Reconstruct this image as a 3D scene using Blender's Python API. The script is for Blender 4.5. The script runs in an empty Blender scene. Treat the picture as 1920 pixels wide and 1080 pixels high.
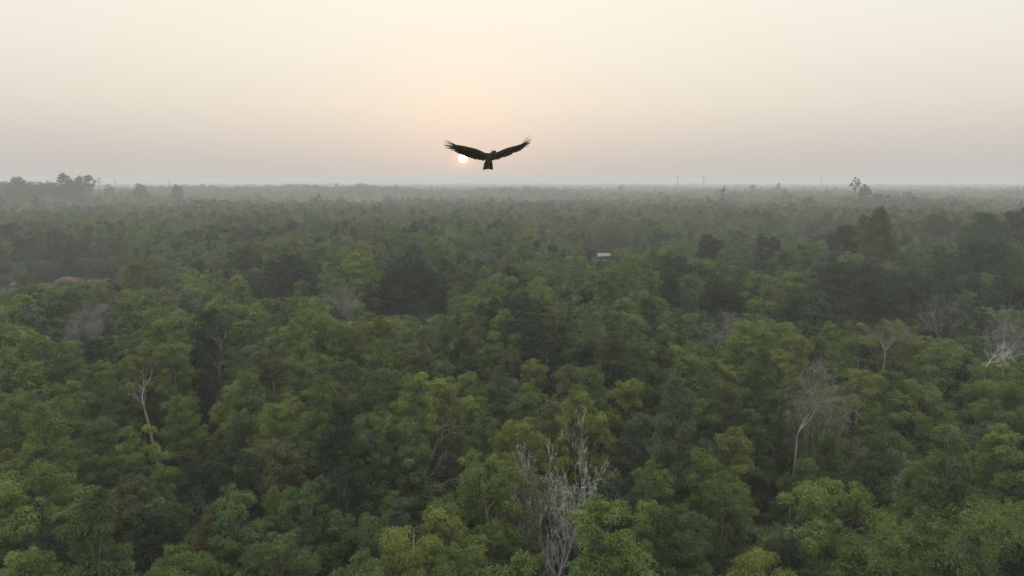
import bpy, bmesh, math
import numpy as np
from mathutils import Vector, Matrix

R = math.radians
C = bpy.context.scene.collection
sc = bpy.context.scene

# ------------------------------------------------------------------ camera
CAM_Z = 26.0
PITCH = 8.68                     # degrees below the horizontal
FPX = 1297.0                     # focal length in pixels of a 1920 wide frame
cam_data = bpy.data.cameras.new('camera')
cam_data.sensor_width = 36.0
cam_data.lens = 36.0 * FPX / 1920.0
cam_data.clip_start = 0.1
cam_data.clip_end = 20000
cam = bpy.data.objects.new('camera', cam_data)
C.objects.link(cam)
cam.location = (0, 0, CAM_Z)
cam.rotation_euler = (R(90 - PITCH), 0, 0)
sc.camera = cam

# ------------------------------------------------------------------ sky
SUN_AZ = math.atan((871 - 960) / FPX / math.cos(R(PITCH)))   # to the left of +Y
SUN_EL = R(1.95)
SUN_DIR = Vector((math.sin(SUN_AZ) * math.cos(SUN_EL), math.cos(SUN_AZ) * math.cos(SUN_EL), math.sin(SUN_EL)))
w = bpy.data.worlds.new('World')
sc.world = w
w.use_nodes = True
nt = w.node_tree
nt.nodes.clear()
N = nt.nodes.new
L = nt.links.new


def wmath(op, a, b=None):
    n = N('ShaderNodeMath'); n.operation = op
    for i, v in enumerate((a, b)):
        if v is None: continue
        if isinstance(v, (int, float)): n.inputs[i].default_value = v
        else: L(v, n.inputs[i])
    return n.outputs[0]


def wscale(col, fac):
    n = N('ShaderNodeVectorMath'); n.operation = 'SCALE'
    n.inputs[0].default_value = col
    L(fac, n.inputs['Scale'])
    return n.outputs[0]


def wadd(a, b):
    n = N('ShaderNodeVectorMath'); n.operation = 'ADD'
    L(a, n.inputs[0]); L(b, n.inputs[1])
    return n.outputs[0]


tc = N('ShaderNodeTexCoord')
sep = N('ShaderNodeSeparateXYZ'); L(tc.outputs['Generated'], sep.inputs[0])
ramp = N('ShaderNodeValToRGB'); L(sep.outputs['Z'], ramp.inputs[0])
el = ramp.color_ramp.elements
stops = [(0.0, (.515, .485, .465)), (0.02, (.55, .515, .49)), (0.06, (.66, .61, .555)), (0.105, (.78, .725, .63)),
         (0.165, (.855, .815, .715)), (0.235, (.91, .88, .775)), (0.45, (1.20, 1.20, 1.12)), (1.0, (1.64, 1.68, 1.66))]
el[0].position, el[0].color = stops[0][0], (*stops[0][1], 1)
el[1].position, el[1].color = stops[-1][0], (*stops[-1][1], 1)
for p_, c_ in stops[1:-1]:
    e = el.new(p_); e.color = (*c_, 1)
dot = N('ShaderNodeVectorMath'); dot.operation = 'DOT_PRODUCT'
nrm = N('ShaderNodeVectorMath'); nrm.operation = 'NORMALIZE'; L(tc.outputs['Generated'], nrm.inputs[0])
L(nrm.outputs[0], dot.inputs[0]); dot.inputs[1].default_value = SUN_DIR
cosang = wmath('MAXIMUM', dot.outputs['Value'], 0.0)
wide = wscale((.095, .05, .012), wmath('POWER', cosang, 11.0))
mid = wscale((.09, .028, .006), wmath('POWER', cosang, 160.0))
halo = wscale((.40, .15, .05), wmath('POWER', cosang, 12000.0))
disc = wscale((6.0, 5.2, 4.2), wmath('GREATER_THAN', cosang, math.cos(R(0.36))))
sky = N('ShaderNodeTexSky')
sky.sky_type = 'NISHITA'
sky.sun_disc = False
sky.sun_elevation = SUN_EL
sky.sun_rotation = SUN_AZ
sky.air_density = 1.0
sky.dust_density = 4.0
skys = N('ShaderNodeVectorMath'); skys.operation = 'SCALE'
L(sky.outputs[0], skys.inputs[0]); skys.inputs['Scale'].default_value = 0.004
tot = wadd(wadd(wadd(wadd(ramp.outputs[0], wide), mid), wadd(halo, disc)), skys.outputs[0])
bg = N('ShaderNodeBackground'); L(tot, bg.inputs[0]); bg.inputs[1].default_value = 1.0
wo = N('ShaderNodeOutputWorld'); L(bg.outputs[0], wo.inputs[0])

# ------------------------------------------------------------------ sun, seen through thick haze
sun_data = bpy.data.lights.new('sun', 'SUN')
sun_data.energy = 1.0
sun_data.angle = R(2.0)
sun_data.color = (1.0, .74, .48)
sun = bpy.data.objects.new('sun', sun_data)
C.objects.link(sun)
sun.location = SUN_DIR * 200
sun.rotation_euler = SUN_DIR.to_track_quat('Z', 'Y').to_euler()

# ------------------------------------------------------------------ render and exposure
vs = sc.view_settings
vs.view_transform = 'Standard'
vs.look = 'None'
vs.exposure = 0.0
vs.gamma = 1.0
cy = sc.cycles
cy.use_denoising = True
cy.max_bounces = 5
cy.diffuse_bounces = 2
cy.glossy_bounces = 1
cy.transmission_bounces = 3
cy.volume_bounces = 2
cy.transparent_max_bounces = 6
cy.sample_clamp_indirect = 4.0

HAZE_DENSITY = 0.00079
HAZE_TOP = 38.0
FAR = 5600.0

# ================================================================== helpers


def ray(px, py):
    """direction through a pixel of the 1920x1080 frame"""
    p = R(PITCH)
    f = Vector((0, math.cos(p), -math.sin(p)))
    u = Vector((0, math.sin(p), math.cos(p)))
    d = f * FPX + Vector((1, 0, 0)) * (px - 960) + u * (540 - py)
    return d.normalized()


def at_z(px, py, z):
    """where a pixel's line of sight meets the height z"""
    d = ray(px, py)
    t = (z - CAM_Z) / d.z
    return np.array((d.x * t, d.y * t))


def at_y(px, py, y):
    d = ray(px, py)
    t = y / d.y
    return Vector((d.x * t, y, CAM_Z + d.z * t))


def bump(x, y, cx, cy_, rx, ry):
    return np.exp(-((x - cx) / rx) ** 2 - ((y - cy_) / ry) ** 2)


def wave_noise(x, y, scale, seed):
    """smooth value noise from a few sines, roughly -1..1"""
    g = np.random.default_rng(seed)
    s = np.zeros_like(np.asarray(x, float))
    for k in range(7):
        a = g.uniform(0, 2 * math.pi); f = g.uniform(.6, 1.9) / scale; ph = g.uniform(0, 6.28)
        s = s + np.sin((x * math.cos(a) + y * math.sin(a)) * f * 6.28 + ph)
    return s / 3.2


RED = at_y(148, 512, 150)       # bank of red earth
PALE = at_y(12, 528, 150)       # pale sandy patch
HUT = at_y(1128, 477, 205)
FIELD_A = at_y(560, 380, 800)
FIELD_B = at_y(770, 386, 720)


def terrain(x, y):
    x = np.asarray(x, float); y = np.asarray(y, float)
    d = np.sqrt(x * x + y * y)
    z = .9 * wave_noise(x, y, 160, 3) * np.clip((d - 20) / 80, 0, 1)
    z = z + 4.0 * bump(x, y, RED.x, 157, 16, 11) + (.5 * wave_noise(x, y, 7, 21) * bump(x, y, RED.x, 152, 20, 16))
    z = z + 2.6 * bump(x, y, PALE.x - 4, 152, 14, 14)
    z = z + 2.0 * bump(x, y, HUT.x, 215, 30, 26)
    z = z + 6.0 * bump(x, y, FIELD_A.x, 860, 130, 110)
    z = z + 5.0 * bump(x, y, FIELD_B.x, 790, 190, 90)
    z = z + 5.0 * bump(x, y, -430, 720, 240, 170)
    return z


def height_factor(x, y):
    """how tall the wood grows here"""
    h = 1.0 + .10 * wave_noise(x, y, 46, 11) + .06 * wave_noise(x, y, 17, 12)
    h = h * (1 - .50 * bump(x, y, RED.x * .86, 126, 20, 26))
    h = h * (1 - .52 * bump(x, y, PALE.x * .86, 124, 18, 26))
    h = h * (1 - .52 * bump(x, y, HUT.x * .82, 176, 20, 34))
    h = h * (1 - .55 * bump(x, y, FIELD_A.x * .85, 700, 130, 120))
    h = h * (1 - .55 * bump(x, y, FIELD_B.x * .85, 620, 170, 110))
    return np.clip(h, .35, 1.3)


def open_ground(x, y):
    """0..1, where hardly a tree stands"""
    o = bump(x, y, RED.x, 150, 8.5, 8)
    o = np.maximum(o, bump(x, y, PALE.x - 2, 148, 5, 8))
    o = np.maximum(o, bump(x, y, HUT.x, 203, 7, 7))
    o = np.maximum(o, bump(x, y, FIELD_A.x, 815, 85, 80))
    o = np.maximum(o, bump(x, y, FIELD_B.x, 735, 120, 65))
    return o


def mesh_from(name, verts, faces4=None, faces3=None, smooth=False):
    """verts (n,3); faces4 (m,4); faces3 (k,3)"""
    me = bpy.data.meshes.new(name)
    verts = np.asarray(verts, np.float32)
    me.vertices.add(len(verts)); me.vertices.foreach_set('co', verts.ravel())
    idx, starts, tot_ = [], [], 0
    if faces4 is not None and len(faces4):
        f = np.asarray(faces4, np.int32); idx.append(f.ravel()); starts.append(tot_ + 4 * np.arange(len(f))); tot_ += 4 * len(f)
    if faces3 is not None and len(faces3):
        f = np.asarray(faces3, np.int32); idx.append(f.ravel()); starts.append(tot_ + 3 * np.arange(len(f))); tot_ += 3 * len(f)
    idx = np.concatenate(idx).astype(np.int32); starts = np.concatenate(starts).astype(np.int32)
    me.loops.add(len(idx)); me.loops.foreach_set('vertex_index', idx)
    me.polygons.add(len(starts)); me.polygons.foreach_set('loop_start', starts)
    if smooth:
        me.polygons.foreach_set('use_smooth', np.ones(len(starts), bool))
    me.update(calc_edges=True)
    me.validate()
    return me


def put(name, me, mat=None, parent=None, **props):
    if mat is not None and not me.materials: me.materials.append(mat)
    o = bpy.data.objects.new(name, me); C.objects.link(o)
    if parent is not None: o.parent = parent
    for k, v in props.items(): o[k] = v
    return o


def empty(name, loc, label, category, group=None):
    o = bpy.data.objects.new(name, None); C.objects.link(o)
    o.empty_display_size = .5
    o.location = loc; o['label'] = label; o['category'] = category
    if group: o['group'] = group
    return o


def nmat(name):
    m = bpy.data.materials.new(name); m.use_nodes = True
    t = m.node_tree; t.nodes.clear()
    out = t.nodes.new('ShaderNodeOutputMaterial')
    return m, t, t.nodes.new, t.links.new, out


# ================================================================== materials
def foliage_material(name, source):
    """leaf colour comes from the tree itself ('object') or from each tree of the wood ('instance')"""
    m, t, N, L, out = nmat(name)
    if source == 'object':
        oi = N('ShaderNodeObjectInfo'); col = oi.outputs['Color']
    else:
        at = N('ShaderNodeAttribute'); at.attribute_type = 'INSTANCER'; at.attribute_name = 'tint'; col = at.outputs['Color']
    lv = N('ShaderNodeAttribute'); lv.attribute_name = 'leafvar'
    hsv = N('ShaderNodeHueSaturation'); L(col, hsv.inputs['Color'])
    mr = N('ShaderNodeMapRange'); L(lv.outputs['Fac'], mr.inputs['Value'])
    mr.inputs['To Min'].default_value = .60; mr.inputs['To Max'].default_value = 1.45
    L(mr.outputs[0], hsv.inputs['Value'])
    mh = N('ShaderNodeMapRange'); L(lv.outputs['Fac'], mh.inputs['Value'])
    mh.inputs['To Min'].default_value = .515; mh.inputs['To Max'].default_value = .482
    L(mh.outputs[0], hsv.inputs['Hue'])
    pb = N('ShaderNodeBsdfPrincipled'); L(hsv.outputs[0], pb.inputs['Base Color'])
    pb.inputs['Roughness'].default_value = .7
    pb.inputs['Specular IOR Level'].default_value = .06
    tl = N('ShaderNodeBsdfTranslucent')
    tb = N('ShaderNodeHueSaturation'); L(hsv.outputs[0], tb.inputs['Color']); tb.inputs['Hue'].default_value = .485; tb.inputs['Value'].default_value = 1.15
    L(tb.outputs[0], tl.inputs['Color'])
    mx = N('ShaderNodeMixShader'); mx.inputs[0].default_value = .28
    L(pb.outputs[0], mx.inputs[1]); L(tl.outputs[0], mx.inputs[2])
    L(mx.outputs[0], out.inputs[0])
    return m


def bark_material(name, dark, light, scale=6.0):
    m, t, N, L, out = nmat(name)
    tc = N('ShaderNodeTexCoord')
    mp = N('ShaderNodeMapping'); mp.inputs['Scale'].default_value = (1, 1, .25); L(tc.outputs['Object'], mp.inputs[0])
    nz = N('ShaderNodeTexNoise'); nz.inputs['Scale'].default_value = scale; nz.inputs['Detail'].default_value = 5
    L(mp.outputs[0], nz.inputs['Vector'])
    rp = N('ShaderNodeValToRGB'); L(nz.outputs[0], rp.inputs[0])
    rp.color_ramp.elements[0].position = .35; rp.color_ramp.elements[0].color = (*dark, 1)
    rp.color_ramp.elements[1].position = .68; rp.color_ramp.elements[1].color = (*light, 1)
    pb = N('ShaderNodeBsdfPrincipled'); pb.inputs['Roughness'].default_value = .85
    L(rp.outputs[0], pb.inputs['Base Color'])
    bp = N('ShaderNodeBump'); bp.inputs['Strength'].default_value = .4; L(nz.outputs[0], bp.inputs['Height']); L(bp.outputs[0], pb.inputs['Normal'])
    L(pb.outputs[0], out.inputs[0])
    return m


def plain_material(name, col, rough=.7, var=.25, scale=4.0, metallic=0.0):
    m, t, N, L, out = nmat(name)
    tc = N('ShaderNodeTexCoord')
    nz = N('ShaderNodeTexNoise'); nz.inputs['Scale'].default_value = scale; nz.inputs['Detail'].default_value = 4
    L(tc.outputs['Object'], nz.inputs['Vector'])
    rp = N('ShaderNodeValToRGB'); L(nz.outputs[0], rp.inputs[0])
    rp.color_ramp.elements[0].position = .3; rp.color_ramp.elements[0].color = (*[c * (1 - var) for c in col], 1)
    rp.color_ramp.elements[1].position = .7; rp.color_ramp.elements[1].color = (*[min(1, c * (1 + var)) for c in col], 1)
    pb = N('ShaderNodeBsdfPrincipled'); pb.inputs['Roughness'].default_value = rough; pb.inputs['Specular IOR Level'].default_value = .15; pb.inputs['Metallic'].default_value = metallic
    L(rp.outputs[0], pb.inputs['Base Color']); L(pb.outputs[0], out.inputs[0])
    return m


M_LEAF = foliage_material('leaves', 'object')
M_WOOD_LEAF = foliage_material('woodland_leaves', 'instance')
M_BARK = bark_material('grey_brown_bark', (.055, .047, .038), (.19, .17, .14))
M_PALE = bark_material('weathered_silver_wood', (.32, .31, .295), (.58, .57, .55))
M_BARE = bark_material('bare_grey_wood', (.14, .135, .128), (.31, .305, .29))
M_ROOF = plain_material('weathered_metal_sheet', (.22, .235, .23), .75, .25, 1.5)
M_POST = plain_material('hut_timber', (.17, .14, .11), .8, .3)
M_STEEL = plain_material('tower_steel', (.20, .21, .22), .6, .15)
M_FEATHER = plain_material('dark_brown_feathers', (.026, .018, .012), .8, .45, 22.0)
_t = M_FEATHER.node_tree                      # vanes let a little low sun through
_tl = _t.nodes.new('ShaderNodeBsdfTranslucent'); _tl.inputs[0].default_value = (.16, .055, .02, 1)
_mx = _t.nodes.new('ShaderNodeMixShader'); _mx.inputs[0].default_value = .22
_pb = next(n_ for n_ in _t.nodes if n_.type == 'BSDF_PRINCIPLED'); _ou = next(n_ for n_ in _t.nodes if n_.type == 'OUTPUT_MATERIAL')
_t.links.new(_pb.outputs[0], _mx.inputs[1]); _t.links.new(_tl.outputs[0], _mx.inputs[2]); _t.links.new(_mx.outputs[0], _ou.inputs[0])
M_BEAK = plain_material('beak_horn', (.05, .045, .035), .4, .1)

# ground: leaf litter, with bare red and pale earth where the wood is open
M_GROUND, t, N, L, out = nmat('forest_floor')
tc = N('ShaderNodeTexCoord')
nz = N('ShaderNodeTexNoise'); nz.inputs['Scale'].default_value = .35; nz.inputs['Detail'].default_value = 8; L(tc.outputs['Object'], nz.inputs['Vector'])
rp = N('ShaderNodeValToRGB'); L(nz.outputs[0], rp.inputs[0])
rp.color_ramp.elements[0].position = .35; rp.color_ramp.elements[0].color = (.016, .015, .009, 1)
rp.color_ramp.elements[1].position = .7; rp.color_ramp.elements[1].color = (.042, .035, .021, 1)
op = N('ShaderNodeAttribute'); op.attribute_name = 'earth'
nz2 = N('ShaderNodeTexNoise'); nz2.inputs['Scale'].default_value = .16; nz2.inputs['Detail'].default_value = 7; L(tc.outputs['Object'], nz2.inputs['Vector'])
rp2 = N('ShaderNodeMapRange'); L(nz2.outputs[0], rp2.inputs['Value']); rp2.inputs['From Min'].default_value = .3; rp2.inputs['From Max'].default_value = .7
rp2.inputs['To Min'].default_value = .55; rp2.inputs['To Max'].default_value = 1.25
sc_ = N('ShaderNodeVectorMath'); sc_.operation = 'SCALE'; L(op.outputs['Color'], sc_.inputs[0]); L(rp2.outputs[0], sc_.inputs['Scale'])
ms = N('ShaderNodeMath'); ms.operation = 'MULTIPLY_ADD'; L(nz2.outputs[0], ms.inputs[0]); ms.inputs[1].default_value = 1.1; ms.inputs[2].default_value = -.55
ad = N('ShaderNodeMath'); ad.operation = 'ADD'; ad.use_clamp = True; L(op.outputs['Alpha'], ad.inputs[0]); L(ms.outputs[0], ad.inputs[1])
mm = N('ShaderNodeMapRange'); L(ad.outputs[0], mm.inputs['Value']); mm.inputs['From Min'].default_value = .25; mm.inputs['From Max'].default_value = .5
mx = N('ShaderNodeMix'); mx.data_type = 'RGBA'; L(mm.outputs[0], mx.inputs['Factor']); L(rp.outputs[0], mx.inputs['A']); L(sc_.outputs[0], mx.inputs['B'])
pb = N('ShaderNodeBsdfPrincipled'); pb.inputs['Roughness'].default_value = .95; pb.inputs['Specular IOR Level'].default_value = .1
L(mx.outputs['Result'], pb.inputs['Base Color'])
bp = N('ShaderNodeBump'); bp.inputs['Distance'].default_value = .3; bp.inputs['Strength'].default_value = .6; L(nz.outputs[0], bp.inputs['Height']); L(bp.outputs[0], pb.inputs['Normal'])
L(pb.outputs[0], out.inputs[0])

# ================================================================== the ground, one sheet to the horizon
rad = np.concatenate([[0.01], np.arange(6, 140, 3.0), np.arange(140, 175, 1.2), np.arange(176, 240, 3.0), np.geomspace(240, FAR, 120)])
ang = np.concatenate([np.linspace(-R(46), R(46), 260), np.linspace(R(46), 2 * math.pi - R(46), 90)[1:-1]])
# finer where the camera looks
RR, AA = np.meshgrid(rad, ang, indexing='ij')
gx = RR * np.sin(AA); gy = RR * np.cos(AA)
gz = terrain(gx, gy)
nr, na = RR.shape
gv = np.stack([gx.ravel(), gy.ravel(), gz.ravel()], 1)
i = np.arange(nr - 1)[:, None] * na; j = np.arange(na)[None, :]; jn = (j + 1) % na
gf = np.stack([(i + j), (i + jn), (i + na + jn), (i + na + j)], -1).reshape(-1, 4)[:, ::-1]
gme = mesh_from('ground', gv, gf, smooth=True)
earth = np.zeros((len(gv), 4), np.float32)
og = open_ground(gv[:, 0], gv[:, 1])
red = bump(gv[:, 0], gv[:, 1], RED.x, 151, 9, 10)
pale = bump(gv[:, 0], gv[:, 1], PALE.x - 2, 149, 6, 9)
fld = np.maximum(bump(gv[:, 0], gv[:, 1], FIELD_A.x, 825, 100, 95), bump(gv[:, 0], gv[:, 1], FIELD_B.x, 745, 135, 80))
cols = np.array([(.165, .112, .087), (.25, .215, .175), (.115, .10, .08)])
wts = np.stack([red, pale, fld], 1) + 1e-6
earth[:, :3] = (wts @ cols) / wts.sum(1, keepdims=True)
earth[:, 3] = np.clip(np.max(wts, 1) * 1.1, 0, 1)
a = gme.attributes.new('earth', 'FLOAT_COLOR', 'POINT'); a.data.foreach_set('color', earth.ravel())
ground = put('ground', gme, M_GROUND, kind='structure', label='forest floor of leaf litter with open red and pale earth')

# ================================================================== tree building blocks


def tubes(segs, sides=5):
    """segments (p0, p1, r0, r1) -> verts, quads"""
    segs = np.asarray(segs, float)
    p0, p1, r0, r1 = segs[:, 0:3], segs[:, 3:6], segs[:, 6], segs[:, 7]
    d = p1 - p0
    d /= np.linalg.norm(d, axis=1, keepdims=True) + 1e-9
    ref = np.where(np.abs(d[:, 2:3]) > .9, np.array([[1., 0, 0]]), np.array([[0, 0, 1.]]))
    u = np.cross(d, ref); u /= np.linalg.norm(u, axis=1, keepdims=True) + 1e-9
    v = np.cross(d, u)
    th = np.arange(sides) * 2 * math.pi / sides
    ring = np.cos(th)[None, :, None] * u[:, None, :] + np.sin(th)[None, :, None] * v[:, None, :]
    a0 = p0[:, None, :] + ring * r0[:, None, None]
    a1 = p1[:, None, :] + ring * r1[:, None, None]
    V = np.concatenate([a0, a1], 1).reshape(-1, 3)
    base = np.arange(len(segs))[:, None] * 2 * sides
    k = np.arange(sides)[None, :]; kn = (k + 1) % sides
    F = np.stack([base + k, base + kn, base + sides + kn, base + sides + k], -1).reshape(-1, 4)
    return V, F


def tube_mesh(name, segs):
    segs = np.asarray(segs, float)
    big = segs[:, 6] > .035
    V, F = [], []
    off = 0
    for sel, sides in ((big, 7), (~big, 3)):
        if sel.any():
            v, f = tubes(segs[sel], sides); V.append(v); F.append(f + off); off += len(v)
    return mesh_from(name, np.concatenate(V), np.concatenate(F), smooth=True)


def limb(g, p0, p1, r0, r1, n=4, wob=.12, sag=0.0):
    """a wobbly limb as segments"""
    p0 = np.asarray(p0, float); p1 = np.asarray(p1, float)
    ln = np.linalg.norm(p1 - p0)
    pts = [p0 + (p1 - p0) * s for s in np.linspace(0, 1, n + 1)]
    for q in range(1, n):
        pts[q] = pts[q] + g.normal(0, wob * ln / n, 3) + np.array([0, 0, sag * math.sin(math.pi * q / n)])
    rr = np.linspace(r0, r1, n + 1)
    return [(*pts[q], *pts[q + 1], rr[q], rr[q + 1] * .98) for q in range(n)], pts


def leaves_mesh(name, pos, outw, length, width, g, droop=.35, spread=.6, var=None):
    """one small diamond leaf at each position"""
    n = len(pos)
    ax = outw * .25 + g.normal(0, spread, (n, 3)); ax[:, 2] -= droop
    ax /= np.linalg.norm(ax, axis=1, keepdims=True) + 1e-9
    nm = outw * .8 + g.normal(0, .55, (n, 3)); nm[:, 2] += .7
    sd = np.cross(ax, nm); sd /= np.linalg.norm(sd, axis=1, keepdims=True) + 1e-9
    ln = (length * g.uniform(.65, 1.3, n))[:, None]; wd = (width * g.uniform(.7, 1.3, n))[:, None]
    nn = np.cross(sd, ax)
    mid_ = pos + ax * ln * .45 + nn * ln * .06
    V = np.stack([pos, mid_ + sd * wd * .5, pos + ax * ln, mid_ - sd * wd * .5], 1).reshape(-1, 3)
    F = np.arange(4 * n).reshape(-1, 4)
    me = mesh_from(name, V, F)
    lv = np.clip(g.normal(.5, .2, n) if var is None else var + g.normal(0, .14, n), 0, 1).astype(np.float32)
    a = me.attributes.new('leafvar', 'FLOAT', 'FACE'); a.data.foreach_set('value', lv)
    return me


def sphere_dirs(g, n, up=.25):
    v = g.normal(0, 1, (n, 3)); v[:, 2] += up
    return v / (np.linalg.norm(v, axis=1, keepdims=True) + 1e-9)


PROFILES = {
    'round':  lambda t: math.sqrt(max(0, 1 - (2 * t - .85) ** 2 / 1.35)),
    'tall':   lambda t: math.sin(math.pi * min(1, .16 + .80 * t)) ** .7,
    'broad':  lambda t: (.35 + .65 * min(1, t * 2.2)) * math.sqrt(max(0, 1 - max(0, t - .45) ** 2 / .34)),
    'cone':   lambda t: max(.10, (1 - t) ** .62) * min(1, .55 + 2 * t),
    'dome':   lambda t: math.sqrt(max(0, 1 - t * t * .96)),
}


def clumps_for(g, prof, W, z0, z1, n, r, flat=.8, shell=(.5, .92), lobes=3):
    """centres and radii of leaf clumps filling an uneven crown"""
    cs, rs = [], []
    ph = g.uniform(0, 6.28)
    lo = [(g.uniform(0, 6.28), g.uniform(.10, .24)) for _ in range(lobes)]
    for k in range(n):
        t_ = ((k + .5) / n) ** .8 + g.normal(0, .03)
        t_ = min(max(t_, 0), .99)
        a_ = ph + k * 2.39996 + g.normal(0, .35)
        uneven = 1 + sum(q * math.cos(a_ * (i_ + 1) + p_) for i_, (p_, q) in enumerate(lo)) * .8
        rad_ = PROFILES[prof](t_) * W / 2 * g.uniform(*shell) * uneven
        rr = r * g.uniform(.7, 1.3) * ((.8 + .3 * PROFILES[prof](t_)) if prof != 'cone' else (.42 + .62 * PROFILES[prof](t_)))
        cs.append((rad_ * math.cos(a_), rad_ * math.sin(a_), z0 + (z1 - z0) * t_ + g.normal(0, .25)))
        rs.append(rr)
    return np.array(cs), np.array(rs)


def clump_leaves(g, cs, rs, total, flat=.8, sub=7, subr=.48, up=.45):
    """leaf positions on the small sprays that make up every clump"""
    wts = rs ** 2; wts = wts / wts.sum()
    P, O, Vv = [], [], []
    for c, r, wgt in zip(cs, rs, wts):
        n = max(8, int(total * wgt))
        tint = g.normal(.5, .13)
        sd = sphere_dirs(g, sub, .35)
        sr = r * subr * g.uniform(.7, 1.35, sub)
        which = g.integers(0, sub, n)
        d2 = sphere_dirs(g, n, up)
        rr = g.uniform(.25, 1.0, n) ** .5
        off = d2 * (sr[which] * rr)[:, None]
        cen = sd[which] * r * .72
        p = cen + off
        p[:, 2] *= flat
        P.append(c + p)
        o = d2 * .7 + sd[which] * .6
        O.append(o / (np.linalg.norm(o, axis=1, keepdims=True) + 1e-9))
        Vv.append(np.full(n, tint) + g.normal(0, .05))
    return np.concatenate(P), np.concatenate(O), np.concatenate(Vv)


def build_live(name, seed, prof, H, W, cb, n_cl, r_cl, n_leaf, leaf=(.17, .055), flat=.8, droop=.4, limbs_out=10, sub=7, subr=.48, up=.45, trunk_r=.13, shell=(.5, .92), lean=.0, wood=True):
    """returns trunk mesh and crown mesh of a leafy tree, base at the origin"""
    g = np.random.default_rng(seed)
    cs, rs = clumps_for(g, prof, W, H * cb, H - r_cl * .55, n_cl, r_cl, flat, shell)
    lx, ly = lean * math.cos(seed), lean * math.sin(seed)
    cs[:, 0] += lx * cs[:, 2] / H; cs[:, 1] += ly * cs[:, 2] / H
    segs = []
    top = np.array([lx, ly, H * (cb + (1 - cb) * .72)])
    s, pts = limb(g, (0, 0, -.5), top, trunk_r, trunk_r * .28, 7, .10)
    segs += s
    pts = np.array(pts)
    order = g.permutation(len(cs))[:max(limbs_out, int(len(cs) * .75))]
    for k in order:
        c = cs[k]
        zz = max(H * cb * .55, c[2] - np.hypot(c[0], c[1]) * g.uniform(.7, 1.3) - .3)
        q = np.array([np.interp(zz, pts[:, 2], pts[:, i_]) for i_ in range(3)])
        s2, pp = limb(g, q, c, trunk_r * .36, .016, 4, .16)
        segs += s2
        for _ in range(3):
            e = c + sphere_dirs(g, 1, .4)[0] * rs[k] * .9 * np.array([1, 1, flat])
            s3, _p = limb(g, pp[3], e, .016, .006, 2, .15); segs += s3
    P, O, Vv = clump_leaves(g, cs, rs, n_leaf, flat, sub, subr, up)
    crown = leaves_mesh(name + '_crown', P, O, leaf[0], leaf[1], g, droop, .6, Vv)
    trunk = tube_mesh(name + '_trunk', segs) if wood else None
    return trunk, crown


def build_bare(name, seed, H, W, forks, depth=5, droop=0.0, r0=.12, fork_at=.4, spread=.55, twig=.0055, tw=3, hang=0, zst=1.0):
    """leafless tree grown by forking"""
    g = np.random.default_rng(seed)
    segs = []

    def grow(p, d, ln, r, lev):
        n = 3 if lev < 3 else 2
        for q in range(n):
            d = d + g.normal(0, .13, 3) + np.array([0, 0, -droop * .12 * (lev > 1)])
            d = d / np.linalg.norm(d)
            p2 = p + d * ln / n
            r2 = r * (.86 if q < n - 1 else .8)
            segs.append((*p, *p2, max(r, twig), max(r2, twig)))
            p, r = p2, r2
            if lev >= 1 and lev < depth and g.random() < .7:
                side = g.normal(0, 1, 3); side -= d * side.dot(d); side /= np.linalg.norm(side)
                dd = d * .55 + side * g.uniform(.5, .9) + np.array([0, 0, .08 - droop * .5])
                grow(p, dd / np.linalg.norm(dd), ln * g.uniform(.45, .7), r * .55, lev + 1 if lev + 1 < depth else depth)
        if lev < depth:
            for q in range(2 if lev else forks):
                side = g.normal(0, 1, 3); side -= d * side.dot(d); side /= np.linalg.norm(side)
                dd = d + side * g.uniform(.6, 1.1) * spread + np.array([0, 0, .04 - droop * .35 * (lev > 1)])
                grow(p, dd / np.linalg.norm(dd), ln * g.uniform(.6, .85), r * g.uniform(.6, .8), lev + 1)
        else:
            for q in range(tw):
                e = p + (d * .6 + g.normal(0, .55, 3) + np.array([0, 0, -droop])) * ln * .55
                segs.append((*p, *e, twig, twig * .6))

    grow(np.array([0, 0, -.5]), np.array([0., 0, 1]), H * fork_at + .5, r0, 0)
    S = np.array(segs)
    top = np.percentile(S[:, [2, 5]], 96)
    zf = H * fork_at * .8
    ext = max(np.percentile(np.abs(S[S[:, 2] > zf][:, [0, 1]]), 93), .1)
    f_ = min((W / 2) / ext, (H * .72) / (top - zf))
    S[:, [0, 1, 3, 4]] *= f_
    fz = min(f_ * zst, H * .84 / (top - zf))
    zz = S[:, [2, 5]]; low_ = H - (top - zf) * fz
    S[:, [2, 5]] = np.where(zz > zf, H - (top - zz) * fz, np.where(zz > 0, zz * low_ / zf, zz))
    # shoots that hang straight down the stem
    extra = []
    for _ in range(hang):
        k = g.integers(0, len(S)); p = S[k, 3:6]
        if p[2] < H * .35: continue
        q = p + np.array([g.normal(0, .25), g.normal(0, .25), -g.uniform(.8, 2.6)])
        s, _pts = limb(g, p, q, twig * 1.1, twig * .7, 3, .2); extra += s
    allseg = np.concatenate([S, np.array(extra)]) if extra else S
    thick = allseg[:, 6] > min(.045, r0 * .5)
    if depth < 4:
        return tube_mesh(name + '_trunk', allseg), None
    return tube_mesh(name + '_trunk', allseg[thick]), tube_mesh(name + '_twigs', allseg[~thick])


# ---- kinds of living tree (trunk mesh, crown mesh, nominal height, width, wording)
KINDS = {}


def kind(key, shape_words, H, W, **kw):
    tr, cr = build_live(key, kw.pop('seed'), kw.pop('prof'), H, W, kw.pop('cb'), kw.pop('n_cl'), kw.pop('r_cl'), kw.pop('n_leaf'), **kw)
    tr.materials.append(M_BARK); cr.materials.append(M_LEAF)
    KINDS[key] = dict(trunk=tr, crown=cr, H=H, W=W, words=shape_words)


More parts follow.
